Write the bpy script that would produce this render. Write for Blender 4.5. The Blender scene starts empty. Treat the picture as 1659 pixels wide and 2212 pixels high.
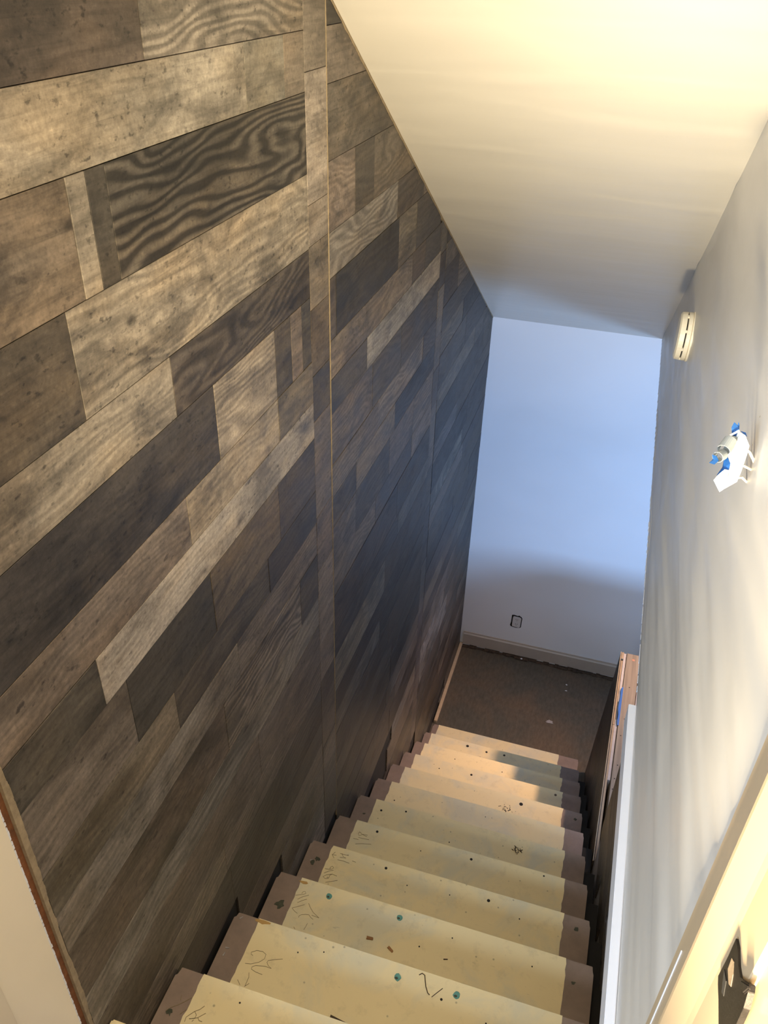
import bpy, bmesh, math, random
from mathutils import Vector, Matrix
C = bpy.context.scene
COL = C.collection
rng = random.Random(11)

# ------------------------------------------------------------------ camera
FPX = 1789.253
cam_d = bpy.data.cameras.new('camera'); cam = bpy.data.objects.new('camera', cam_d); COL.objects.link(cam)
cam_d.sensor_fit = 'HORIZONTAL'; cam_d.sensor_width = 36.0; cam_d.lens = FPX*36.0/1659.0
cam_d.clip_start = 0.01; cam_d.clip_end = 100
yaw, pit, rol = 0.28132, -0.59854, 0.02851
F_ = Vector((-math.sin(yaw)*math.cos(pit), math.cos(yaw)*math.cos(pit), math.sin(pit)))
R_ = Vector((math.cos(yaw), math.sin(yaw), 0)); U_ = R_.cross(F_)
R2 = R_*math.cos(rol)+U_*math.sin(rol); U2 = -R_*math.sin(rol)+U_*math.cos(rol)
m = Matrix((R2, U2, -F_)).transposed().to_4x4(); m.translation = Vector((0.65668, -3.51905, 4.0302))
cam.matrix_world = m
C.camera = cam
# ------------------------------------------------------------------ view, world, lights
C.view_settings.view_transform = 'Standard'
try: C.view_settings.look = 'None'
except Exception: pass
C.view_settings.gamma = 1.0; C.view_settings.use_curve_mapping = False
C.view_settings.exposure = 0.0
C.cycles.use_denoising = True; C.cycles.sample_clamp_indirect = 4.0
C.cycles.max_bounces = 10; C.cycles.diffuse_bounces = 6
w = bpy.data.worlds.new('world'); C.world = w; w.use_nodes = True
w.node_tree.nodes['Background'].inputs[0].default_value = (0.45, 0.5, 0.6, 1)
w.node_tree.nodes['Background'].inputs[1].default_value = 0.03

def area(name, loc, target, sx, sy, power, col, spread=180):
    l = bpy.data.lights.new(name, 'AREA'); l.shape = 'RECTANGLE'; l.size = sx; l.size_y = sy
    l.energy = power; l.color = col; l.spread = math.radians(spread)
    o = bpy.data.objects.new(name, l); COL.objects.link(o); o.location = loc
    o.rotation_euler = (Vector(target)-Vector(loc)).to_track_quat('-Z', 'Y').to_euler()
    return o
# warm low lamp light of the upstairs hall, from behind the camera
area('hall_lamp', (0.755, -3.75, 3.10), (0.70, -1.6, 3.9), 0.09, 0.14, 20, (1.0, 0.82, 0.52), 75)
area('hall_fill', (0.40, -3.50, 4.80), (0.42, -2.6, 2.6), 0.6, 0.4, 27, (1.0, 0.82, 0.56))  # added overhead fill to brighten the treads, not a known fixture
# cool daylight of a window at the far end of the hall
area('hall_daylight', (-0.35, -4.9, 4.05), (0.885, -2.0, 2.6), 0.9, 0.9, 42, (0.66, 0.82, 1.0), 110)
# blue daylight of the window in the lower room, on the right of the half wall
area('basement_daylight', (2.65, -3.0, 1.50), (0.4, 0.75, 1.65), 1.1, 0.7, 130, (0.32, 0.56, 1.0))
# warm ceiling lamp of the lower room
area('basement_lamp', (1.95, 0.20, 2.36), (0.45, -0.5, 0.4), 0.10, 0.10, 8.0, (1.0, 0.62, 0.38), 60)

# ------------------------------------------------------------------ material helpers
def mat(name):
    m = bpy.data.materials.new(name); m.use_nodes = True
    nt = m.node_tree; b = nt.nodes['Principled BSDF']
    return m, nt, b
def N(nt, t, **kw):
    n = nt.nodes.new(t)
    for k, v in kw.items():
        if k.startswith('i_'):
            n.inputs[int(k[2:])].default_value = v
        else: setattr(n, k, v)
    return n
def L(nt, a, b): nt.links.new(a, b)
def coord(nt, scale, rand=False, loc=(0,0,0)):
    tc = N(nt, 'ShaderNodeTexCoord')
    src = tc.outputs['Object']
    if rand:
        oi = N(nt, 'ShaderNodeObjectInfo')
        mu = N(nt, 'ShaderNodeMath', operation='MULTIPLY'); mu.inputs[1].default_value = 37.0
        L(nt, oi.outputs['Random'], mu.inputs[0])
        ad = N(nt, 'ShaderNodeVectorMath', operation='ADD')
        L(nt, src, ad.inputs[0]); L(nt, mu.outputs[0], ad.inputs[1]); src = ad.outputs[0]
    mp = N(nt, 'ShaderNodeMapping'); mp.inputs['Scale'].default_value = scale; mp.inputs['Location'].default_value = loc
    L(nt, src, mp.inputs[0]); return mp.outputs[0]
def noise(nt, vec, sc=1.0, det=4.0, rough=0.6, dist=0.0):
    n = N(nt, 'ShaderNodeTexNoise'); L(nt, vec, n.inputs['Vector'])
    n.inputs['Scale'].default_value = sc; n.inputs['Detail'].default_value = det
    n.inputs['Roughness'].default_value = rough; n.inputs['Distortion'].default_value = dist
    return n.outputs['Fac']
def ramp(nt, fac, stops):
    r = N(nt, 'ShaderNodeValToRGB'); L(nt, fac, r.inputs[0])
    e = r.color_ramp.elements
    while len(e) < len(stops): e.new(0.5)
    for el, (p, c) in zip(e, stops):
        el.position = p; el.color = (c, c, c, 1) if not isinstance(c, tuple) else (*c, 1)
    return r.outputs[0]
def mix(nt, a, b, fac, mode='MIX'):
    n = N(nt, 'ShaderNodeMix', data_type='RGBA', blend_type=mode)
    for s, v in ((n.inputs[0], fac), (n.inputs[6], a), (n.inputs[7], b)):
        if isinstance(v, (int, float)): s.default_value = v
        elif isinstance(v, tuple): s.default_value = (*v, 1) if len(v) == 3 else v
        else: L(nt, v, s)
    return n.outputs[2]
def math_(nt, op, a, b=None):
    n = N(nt, 'ShaderNodeMath', operation=op)
    for s, v in ((n.inputs[0], a), (n.inputs[1], b)):
        if v is None: continue
        if isinstance(v, (int, float)): s.default_value = v
        else: L(nt, v, s)
    return n.outputs[0]
def bump(nt, b, h, strength, dist):
    n = N(nt, 'ShaderNodeBump'); n.inputs['Strength'].default_value = strength; n.inputs['Distance'].default_value = dist
    L(nt, h, n.inputs['Height']); L(nt, n.outputs[0], b.inputs['Normal'])
def plain(name, col, rough=0.6, var=0.12, scale=12, bumpd=0.0, metal=0.0, spec=0.5):
    m, nt, b = mat(name)
    v = coord(nt, (1, 1, 1))
    n = noise(nt, v, scale, 5, 0.65)
    f = ramp(nt, n, [(0.25, 1-var), (0.75, 1+var)])
    L(nt, mix(nt, col, f, 1.0, 'MULTIPLY'), b.inputs['Base Color'])
    b.inputs['Roughness'].default_value = rough; b.inputs['Metallic'].default_value = metal
    b.inputs['Specular IOR Level'].default_value = spec
    if bumpd: bump(nt, b, noise(nt, v, scale*8, 3), 0.5, bumpd)
    return m

# reclaimed-look plank laminate; the object's colour gives each plank its tone, alpha the strength of its figure
def plank_material():
    m, nt, b = mat('plank_print')
    oi = N(nt, 'ShaderNodeObjectInfo')
    grain = noise(nt, coord(nt, (1, 4, 75), True), 1, 6, 0.68, 0.9)
    mott = noise(nt, coord(nt, (1, 7, 15), True), 1, 7, 0.68, 0.5)
    fine = noise(nt, coord(nt, (1, 130, 150), True), 1, 4, 0.7)
    saw = noise(nt, coord(nt, (1, 120, 14), True), 1, 4, 0.7, 0.6)
    stain = noise(nt, coord(nt, (1, 2.4, 4.5), True, (2, 7, 1)), 1, 5, 0.62, 0.8)
    lowf = noise(nt, coord(nt, (1, 2.3, 8.0), True), 1, 2.0, 0.45, 0.2)
    sx = N(nt, 'ShaderNodeSeparateXYZ'); L(nt, coord(nt, (1, 1, 1)), sx.inputs[0])
    ph = math_(nt, 'ADD', math_(nt, 'MULTIPLY', sx.outputs['Z'], 300.0), math_(nt, 'MULTIPLY', lowf, 72.0))
    rings = math_(nt, 'SINE', math_(nt, 'ADD', ph, math_(nt, 'MULTIPLY', grain, 1.6)))
    rmap = N(nt, 'ShaderNodeMapRange'); L(nt, rings, rmap.inputs[0])
    rmap.inputs[1].default_value = -0.7; rmap.inputs[2].default_value = 0.9; rmap.inputs[3].default_value = 0.36; rmap.inputs[4].default_value = 1.5
    c = mix(nt, oi.outputs['Color'], ramp(nt, grain, [(0.32, 0.68), (0.5, 1.0), (0.68, 1.18)]), 1.0, 'MULTIPLY')
    c = mix(nt, c, ramp(nt, mott, [(0.30, 0.40), (0.5, 1.0), (0.70, 1.28)]), 1.0, 'MULTIPLY')
    c = mix(nt, c, ramp(nt, fine, [(0.3, 0.72), (0.5, 1.0), (0.7, 1.25)]), 0.8, 'MULTIPLY')
    c = mix(nt, c, ramp(nt, saw, [(0.32, 0.85), (0.5, 1.0), (0.7, 1.12)]), 0.55, 'MULTIPLY')
    c = mix(nt, c, ramp(nt, stain, [(0.35, 0.55), (0.5, 1.0), (0.68, 1.15)]), 1.0, 'MULTIPLY')
    spk = noise(nt, coord(nt, (1, 55, 95), True, (8, 1, 3)), 1, 3, 0.6)
    c = mix(nt, c, ramp(nt, spk, [(0.30, 0.35), (0.40, 1.0), (0.62, 1.0), (0.72, 1.35)]), ramp(nt, stain, [(0.4, 1.0), (0.65, 0.35)]), 'MULTIPLY')
    cm = N(nt, 'ShaderNodeCombineColor')
    for i in range(3): L(nt, rmap.outputs[0], cm.inputs[i])
    cf = mix(nt, c, cm.outputs[0], 1.0, 'MULTIPLY')
    c = mix(nt, c, cf, oi.outputs['Alpha'])
    vo = N(nt, 'ShaderNodeTexVoronoi'); L(nt, coord(nt, (1, 3.6, 6.0), True), vo.inputs['Vector']); vo.inputs['Scale'].default_value = 1.0
    k = ramp(nt, vo.outputs['Distance'], [(0.0, 0.15), (0.03, 0.28), (0.055, 0.75), (0.09, 1.0)])
    c = mix(nt, c, k, 0.85, 'MULTIPLY')
    pat = noise(nt, coord(nt, (1, 3, 7), True, (5, 2, 9)), 1, 3, 0.6)
    c = mix(nt, c, mix(nt, c, (1.07, 0.99, 0.88), 1.0, 'MULTIPLY'), ramp(nt, pat, [(0.45, 0.0), (0.65, 1.0)]))
    L(nt, c, b.inputs['Base Color'])
    L(nt, ramp(nt, mott, [(0.3, 0.44), (0.7, 0.58)]), b.inputs['Roughness'])
    b.inputs['Specular IOR Level'].default_value = 0.38
    hh = math_(nt, 'ADD', grain, math_(nt, 'MULTIPLY', fine, 0.7))
    bump(nt, b, hh, 0.35, 0.0008)
    return m
M_PLANK = plank_material()

def paint_wall(name, col, rough, wav, sy, sz, var=0.03, spec=0.5, dist=0.004, fine=0.15):
    m, nt, b = mat(name)
    lo = noise(nt, coord(nt, (2, sy, sz)), 1, 1.5, 0.45, 0.4)
    fi = noise(nt, coord(nt, (60, 60, 60)), 1, 3, 0.6)
    sp = noise(nt, coord(nt, (2, sy*7, sz*3)), 1, 4, 0.6)
    vs = N(nt, 'ShaderNodeTexVoronoi'); L(nt, coord(nt, (6, 6, 6)), vs.inputs['Vector'])
    speck = ramp(nt, vs.outputs['Distance'], [(0.0, 1.0), (0.012, 0.8), (0.022, 0.0)])
    h = math_(nt, 'ADD', math_(nt, 'MULTIPLY', lo, wav), math_(nt, 'MULTIPLY', sp, 0.025*wav))
    h = math_(nt, 'ADD', h, math_(nt, 'MULTIPLY', fi, fine*0.02))
    c = mix(nt, col, ramp(nt, lo, [(0.3, 1-var), (0.7, 1+var)]), 1.0, 'MULTIPLY')
    L(nt, c, b.inputs['Base Color'])
    L(nt, ramp(nt, sp, [(0.3, rough-0.05), (0.7, rough+0.08)]), b.inputs['Roughness'])
    b.inputs['Specular IOR Level'].default_value = spec
    if dist: bump(nt, b, h, 1.0, dist)
    return m
M_RWALL = paint_wall('satin_wall_paint', (0.68, 0.65, 0.60), 0.37, 1.0, 0.75, 4.6, dist=0.0, spec=0.7, var=0.04)
M_CEIL = paint_wall('satin_ceiling_paint', (0.63, 0.60, 0.54), 0.36, 1.0, 7.0, 7.0, dist=0.005, spec=0.5)
M_BACK = paint_wall('white_flat_paint', (0.78, 0.77, 0.78), 0.6, 0.5, 3, 3, dist=0.001, spec=0.3)
M_WHITE = plain('white_trim_paint', (0.77, 0.79, 0.86), 0.4, 0.03, 5)
M_JAMB = plain('cream_jamb_paint', (0.70, 0.62, 0.49), 0.32, 0.03, 4)
M_JAMBR = plain('beige_jamb_paint', (0.50, 0.385, 0.25), 0.35, 0.04, 4)
M_BASE = plain('beige_baseboard_paint', (0.42, 0.36, 0.30), 0.45, 0.08, 8)
M_TAUPE = plain('taupe_stair_paint', (0.235, 0.175, 0.145), 0.5, 0.2, 14, 0.0006)
M_RAW = plain('raw_pine', (0.24, 0.175, 0.11), 0.7, 0.22, 20, 0.0005)
M_PINE = plain('pine_strip', (0.50, 0.37, 0.24), 0.6, 0.15, 18)
M_EDGE = plain('fibreboard_edge', (0.30, 0.235, 0.15), 0.85, 0.3, 60, 0.001)
M_BROWN = plain('rough_brown_edge', (0.20, 0.075, 0.025), 0.9, 0.45, 50, 0.002)
M_GYP = plain('gypsum_edge', (0.33, 0.31, 0.31), 0.9, 0.12, 40, 0.001)
M_BLACK = plain('black_gap', (0.012, 0.010, 0.008), 0.8, 0.2, 10)
M_ROT = plain('rotted_wood', (0.07, 0.045, 0.028), 0.95, 0.7, 45, 0.004)
M_TAPE = plain('blue_painters_tape', (0.012, 0.085, 0.30), 0.5, 0.15, 20)
M_TAPEIN = plain('tape_inner_side', (0.30, 0.33, 0.34), 0.45, 0.1, 20)
M_BLACKM = plain('aged_black_metal', (0.03, 0.026, 0.024), 0.32, 0.6, 40, 0.0004, metal=0.7)
M_PLASTIC = plain('ivory_plastic', (0.80, 0.74, 0.60), 0.4, 0.02, 5)
M_WIRE = plain('white_cable_sheath', (0.85, 0.83, 0.78), 0.4, 0.03, 10)
M_TEAL = plain('teal_plastic', (0.09, 0.27, 0.24), 0.5, 0.3, 120)
M_DKGREEN = plain('dark_green_dust', (0.06, 0.065, 0.045), 0.9, 0.4, 60)
M_PENCIL = plain('pencil_line', (0.20, 0.15, 0.08), 0.7, 0.3, 200)
M_CHIP = plain('wood_chip', (0.30, 0.15, 0.06), 0.8, 0.3, 60)
M_DSTICK = plain('dark_wood_splinter', (0.05, 0.03, 0.015), 0.8, 0.5, 100)
M_OUT = plain('outlet_plastic', (0.62, 0.60, 0.60), 0.5, 0.05, 20)

def cream_mat():
    m, nt, b = mat('cream_stair_paint')
    v = coord(nt, (1, 1, 1))
    st = noise(nt, v, 5, 5, 0.6, 0.6)
    c = mix(nt, (0.78, 0.66, 0.40), (0.60, 0.58, 0.46), ramp(nt, st, [(0.48, 0.0), (0.68, 0.8)]))
    sm = noise(nt, v, 26, 4, 0.7)
    c = mix(nt, c, ramp(nt, sm, [(0.28, 0.80), (0.45, 1.0)]), 0.6, 'MULTIPLY')
    vo = N(nt, 'ShaderNodeTexVoronoi'); L(nt, v, vo.inputs['Vector']); vo.inputs['Scale'].default_value = 24
    c = mix(nt, c, ramp(nt, vo.outputs['Distance'], [(0.0, 0.25), (0.05, 0.5), (0.085, 1.0)]), 0.75, 'MULTIPLY')
    scr = noise(nt, coord(nt, (14, 90, 30)), 1, 2, 0.5, 2.0)
    c = mix(nt, c, ramp(nt, scr, [(0.2, 0.55), (0.27, 1.0)]), 0.5, 'MULTIPLY')
    L(nt, c, b.inputs['Base Color']); b.inputs['Roughness'].default_value = 0.55
    bump(nt, b, sm, 0.3, 0.0006)
    return m
M_CREAM = cream_mat()
def floor_mat():
    m, nt, b = mat('worn_subfloor')
    v = coord(nt, (1, 1, 1))
    a = noise(nt, v, 2.2, 4, 0.6, 0.5); f = noise(nt, coord(nt, (60, 20, 20)), 1, 5, 0.7)
    c = mix(nt, (0.070, 0.063, 0.048), (0.105, 0.075, 0.048), ramp(nt, a, [(0.4, 0), (0.6, 1)]))
    c = mix(nt, c, ramp(nt, f, [(0.3, 0.7), (0.7, 1.3)]), 0.9, 'MULTIPLY')
    L(nt, c, b.inputs['Base Color']); b.inputs['Roughness'].default_value = 0.75
    bump(nt, b, f, 0.4, 0.001)
    return m
M_FLOOR = floor_mat()
def tan_plate():
    m, nt, b = mat('stud_plate_wood')
    g = noise(nt, coord(nt, (70, 3, 20)), 1, 4, 0.6, 0.3)
    c = mix(nt, (0.14, 0.112, 0.083), (0.21, 0.17, 0.125), ramp(nt, g, [(0.35, 0), (0.65, 1)]))
    L(nt, c, b.inputs['Base Color']); b.inputs['Roughness'].default_value = 0.75
    return m
M_PLATE = tan_plate()
def paper_mat():
    m, nt, b = mat('printed_paper')
    v = coord(nt, (1, 1, 1))
    n = noise(nt, coord(nt, (10, 10, 18)), 1, 3, 0.6, 0.5)
    c = mix(nt, (0.85, 0.88, 0.90), (0.30, 0.44, 0.58), ramp(nt, n, [(0.5, 0), (0.6, 0.9)]))
    n2 = noise(nt, coord(nt, (30, 30, 30), loc=(3, 1, 4)), 1, 2)
    c = mix(nt, c, (0.55, 0.72, 0.35), ramp(nt, n2, [(0.62, 0), (0.7, 0.7)]))
    L(nt, c, b.inputs['Base Color']); b.inputs['Roughness'].default_value = 0.5
    return m
M_PAPER = paper_mat()

# ------------------------------------------------------------------ mesh helpers
def link(name, bm, material, parent=None, smooth=False, bevel=0):
    if bevel:
        bmesh.ops.bevel(bm, geom=bm.edges[:], offset=bevel, segments=2, affect='EDGES', clamp_overlap=True)
    bmesh.ops.recalc_face_normals(bm, faces=bm.faces[:])
    me = bpy.data.meshes.new(name); bm.to_mesh(me); bm.free()
    for mm in (material if isinstance(material, list) else [material]): me.materials.append(mm)
    if smooth:
        for p in me.polygons: p.use_smooth = True
    o = bpy.data.objects.new(name, me); COL.objects.link(o)
    if parent is not None:
        o.parent = parent
        o.matrix_parent_inverse = parent.matrix_world.inverted() if parent.type != 'X' else Matrix()
    return o
def box(bm, x0, x1, y0, y1, z0, z1):
    vs = [bm.verts.new(p) for p in ((x0,y0,z0),(x1,y0,z0),(x1,y1,z0),(x0,y1,z0),(x0,y0,z1),(x1,y0,z1),(x1,y1,z1),(x0,y1,z1))]
    for f in ((0,3,2,1),(4,5,6,7),(0,1,5,4),(1,2,6,5),(2,3,7,6),(3,0,4,7)): bm.faces.new([vs[i] for i in f])
    return vs
def prism(bm, pts, axis, a, b, mi=0):
    """extrude the polygon pts (2-D, the two other axes in order) along axis from a to b"""
    def P(p, t):
        return {0: (t, p[0], p[1]), 1: (p[0], t, p[1]), 2: (p[0], p[1], t)}[axis]
    va = [bm.verts.new(P(p, a)) for p in pts]; vb = [bm.verts.new(P(p, b)) for p in pts]
    fs = [bm.faces.new(va[::-1]), bm.faces.new(vb)]
    n = len(pts)
    for i in range(n): fs.append(bm.faces.new((va[i], va[(i+1) % n], vb[(i+1) % n], vb[i])))
    for f in fs: f.material_index = mi
def tube(bm, pts, r, seg=8, flat=None):
    pts = [Vector(p) for p in pts]; rings = []
    for i, p in enumerate(pts):
        d = (pts[min(i+1, len(pts)-1)]-pts[max(i-1, 0)]).normalized()
        a = d.orthogonal().normalized() if i == 0 else (prev - d*prev.dot(d)).normalized()
        prev = a; bq = d.cross(a)
        rings.append([bm.verts.new(p+(a*math.cos(t)+bq*math.sin(t))*r) for t in [2*math.pi*k/seg for k in range(seg)]])
    for i in range(len(rings)-1):
        for k in range(seg):
            bm.faces.new((rings[i][k], rings[i][(k+1) % seg], rings[i+1][(k+1) % seg], rings[i+1][k]))
    bm.faces.new(rings[0][::-1]); bm.faces.new(rings[-1])
def structure(o): o['kind'] = 'structure'; return o
def tag(o, label, cat, group=None):
    o['label'] = label; o['category'] = cat
    if group: o['group'] = group
    return o
def empty(name, loc, label=None, cat=None, group=None):
    o = bpy.data.objects.new(name, None); COL.objects.link(o); o.location = loc; o.empty_display_size = 0.05
    bpy.context.view_layer.update()
    if label: tag(o, label, cat, group)
    return o
def clip(poly, f):
    """keep the part of a 2-D polygon where f(p) >= 0"""
    out = []
    for i in range(len(poly)):
        a, b = poly[i], poly[(i+1) % len(poly)]; fa, fb = f(a), f(b)
        if fa >= 0: out.append(a)
        if fa*fb < 0:
            t = fa/(fa-fb); out.append((a[0]+(b[0]-a[0])*t, a[1]+(b[1]-a[1])*t))
    return out

# ------------------------------------------------------------------ dimensions
RUN, H = 0.25, 0.1999
YB = 0.764                       # face of the back wall
ZC = 2.395                       # lower end of the sloped ceiling
SL = 0.623
XR = 0.885                       # face of the right upper wall
XP = 0.955                       # face of the right lower panelling
ZU = 2.398                       # upper floor
YU = -2.955                      # its edge
def zceil(y): return min(ZC+SL*(YB-y), ZU+2.44)
YFLAT = YB-(ZU+2.44-ZC)/SL
def zstair(y): return max(0.0, min(-y/RUN, 12)*H)

# ------------------------------------------------------------------ setting: floors, ceiling, walls
bm = bmesh.new(); box(bm, -0.1, 3.6, -0.26, YB+0.1, -0.1, -0.001); box(bm, 1.08, 3.6, -4.0, -0.26, -0.1, -0.001)
floor = structure(link('floor', bm, M_FLOOR))
bm = bmesh.new(); box(bm, -1.4, 2.3, -5.4, YU-0.02, ZU-0.2, ZU-0.002)
structure(link('floor_upper', bm, M_TAUPE))
bm = bmesh.new()
prism(bm, [(YB+0.1, ZC-SL*0.1), (YFLAT, ZU+2.44), (-3.05, ZU+2.44), (-3.05, ZU+2.6), (YFLAT, ZU+2.6), (YB+0.1, ZC-SL*0.1+0.16)], 0, -0.08, XR+0.12)
structure(link('ceiling', bm, M_CEIL))
bm = bmesh.new(); box(bm, -1.4, 2.3, -5.4, -3.05, ZU+2.44, ZU+2.6)
structure(link('ceiling_upper', bm, M_CEIL))
bm = bmesh.new(); box(bm, 0.997, 3.6, -4.0, YB+0.1, ZC+0.005, ZC+0.1)
structure(link('ceiling_lower', bm, M_BACK))
bm = bmesh.new(); box(bm, -0.1, 3.6, YB, YB+0.1, 0.0, ZC+0.004)
wall_back = structure(link('wall_back', bm, M_BACK))
# right upper wall: its lower edge hangs free at the height of the lower room's ceiling
bm = bmesh.new()
ys = [YB-0.001-i*0.05 for i in range(74)]; ys = [y for y in ys if y > -2.93]+[-2.93]
low = [(y, ZC+0.006*max(0, -y-1.5)+rng.uniform(-0.0015, 0.0015)) for y in ys]
prism(bm, low[::-1]+[(YB-0.001, ZC+0.002), (-2.93, zceil(-2.93))] if False else low+[(-2.93, zceil(-2.93)), (YB-0.001, zceil(YB)+0.003)], 0, XR+0.014, XR+0.11)
box(bm, XR+0.0004, XR+0.0145, -2.93, YB-0.001, ZC-0.0005, ZC+0.03)
wall_right = structure(link('wall_right', bm, M_RWALL))
# uneven skim coat of the right wall: long shallow trowel waves, real relief
from mathutils import noise as mnoise
def skim(y, z):
    a = mnoise.noise(Vector((y*0.55, z*4.2+y*0.5, 3.1)))
    b_ = mnoise.noise(Vector((y*1.4, z*9.5+y*0.8, 8.7)))
    c_ = mnoise.noise(Vector((y*3.2, z*26+y*3.0, 1.7)))
    return 0.0095*a+0.0085*b_+0.0026*c_
bm = bmesh.new(); NY, NZ = 170, 190; grid = []
for i in range(NY+1):
    y = -2.929+(YB-0.002+2.929)*i/NY; zb0 = ZC+0.006*max(0, -y-1.5); zt0 = zceil(y)+0.004
    col_ = []
    for j in range(NZ+1):
        u_ = (j/NZ)**1.25; z = zb0+(max(zt0-zb0, 0.003))*u_
        f = min(1, (z-zb0)/0.06)*min(1, (zt0-z)/0.05+0.0)*min(1, (y+2.929)/0.06)
        col_.append(bm.verts.new((XR-0.0005-max(0, f)*skim(y, z), y, z)))
    grid.append(col_)
for i in range(NY):
    for j in range(NZ): bm.faces.new((grid[i][j], grid[i][j+1], grid[i+1][j+1], grid[i+1][j]))
link('skim_coat', bm, M_RWALL, wall_right, smooth=True)
# corner bead along its lower edge, ragged with dried compound
bm = bmesh.new()
for i in range(60):
    y0 = 0.74-i*0.043; 
    r = rng.uniform(0.0012, 0.0032)
    box(bm, XR-r*0.8, XR+0.004, y0-rng.uniform(0.015, 0.04), y0, ZC-r+0.002, ZC+r*2)
link('corner_bead', bm, M_WHITE, wall_right)
# hall walls behind the doorway
for nm, b_ in (('wall_hall_left', (-1.45, -1.4, -5.4, -3.16, ZU, ZU+2.44)), ('wall_hall_right', (2.3, 2.35, -5.4, -3.16, ZU, ZU+2.44)),
               ('wall_hall_rear', (-1.4, 2.3, -5.45, -5.4, ZU, ZU+2.44)), ('wall_hall_front', (-1.4, -0.02, -3.16, -3.06, ZU, ZU+2.44))):
    bm = bmesh.new(); box(bm, *b_); structure(link(nm, bm, M_JAMB))
bm = bmesh.new(); box(bm, 0.998, 2.3, -3.16, -3.06, ZU, ZU+2.44); box(bm, -0.02, 0.998, -3.16, -3.06, ZU+2.05, ZU+2.44)
structure(link('wall_hall_header', bm, M_JAMB))
# lower room shell
bm = bmesh.new(); box(bm, 3.6, 3.7, -4.0, -3.1, 0, ZC); box(bm, 3.6, 3.7, -1.5, YB+0.1, 0, ZC); box(bm, 3.6, 3.7, -3.1, -1.5, 0, 1.2); box(bm, 3.6, 3.7, -3.1, -1.5, 2.2, ZC)
structure(link('wall_lower_side', bm, M_BACK))
bm = bmesh.new(); box(bm, 1.08, 3.6, -4.1, -4.0, 0, ZC); structure(link('wall_lower_rear', bm, M_BACK))
bm = bmesh.new()
for a in ((3.6,3.66,-3.1,-3.05,1.2,2.2),(3.6,3.66,-1.55,-1.5,1.2,2.2),(3.6,3.66,-3.05,-1.55,1.2,1.25),(3.6,3.66,-3.05,-1.55,2.15,2.2),(3.61,3.65,-2.32,-2.28,1.25,2.15)): box(bm, *a)
structure(link('window_1', bm, M_WHITE))

# ------------------------------------------------------------------ left wall with its planks
bm = bmesh.new()
prism(bm, [(YB+0.1, -0.05), (YB+0.1, zceil(YB+0.1)+0.1), (YFLAT, ZU+2.5), (-3.0, ZU+2.5), (-3.0, -0.05)], 0, -0.12, -0.006)
wall_left = structure(link('wall_left', bm, M_BLACK))
T = {  # plank tones (linear)
 'l0': (0.34, 0.295, 0.235), 'l1': (0.25, 0.213, 0.167), 'm0': (0.185, 0.153, 0.118), 'm1': (0.14, 0.117, 0.092), 'g0': (0.19, 0.17, 0.142),
 'b0': (0.105, 0.083, 0.062), 'd0': (0.078, 0.066, 0.054), 'd1': (0.052, 0.045, 0.039), 'w': (0.34, 0.305, 0.262)}
def plank(y0, y1, z0, z1, tone, fig=0.25, parent=wall_left, xs=0.0, sgn=1, cut=True, name='plank'):
    g = 0.0006
    poly = [(y0+g, z0+g), (y1-g, z0+g), (y1-g, z1-g), (y0+g, z1-g)]
    if cut:
        poly = clip(poly, lambda p: zceil(p[0])-0.004-p[1])
        if len(poly) < 3: return
        ar = 0.5*abs(sum(poly[i][0]*poly[(i+1) % len(poly)][1]-poly[(i+1) % len(poly)][0]*poly[i][1] for i in range(len(poly))))
        if ar < 4e-4: return
        if max(zstair(y0)-0.25, zstair(y1)-0.25) > z1: return
    px = rng.uniform(-0.0006, 0.0006)
    bm = bmesh.new(); prism(bm, poly, 0, xs-sgn*0.0055, xs+sgn*px)
    bmesh.ops.bevel(bm, geom=[e for e in bm.edges if all(abs(v.co.x-(xs+sgn*px)) < 1e-6 for v in e.verts)], offset=0.0005, segments=1, affect='EDGES')
    o = link(name, bm, M_PLANK, parent)
    t = T[tone] if isinstance(tone, str) else tone
    j = rng.uniform(0.92, 1.08)
    o.color = (t[0]*j, t[1]*j*rng.uniform(0.97, 1.02), t[2]*j*rng.uniform(0.98, 1.07), fig)
    return o
S0, S1, S2, S3 = -2.992, -1.755, -0.512, YB
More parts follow.
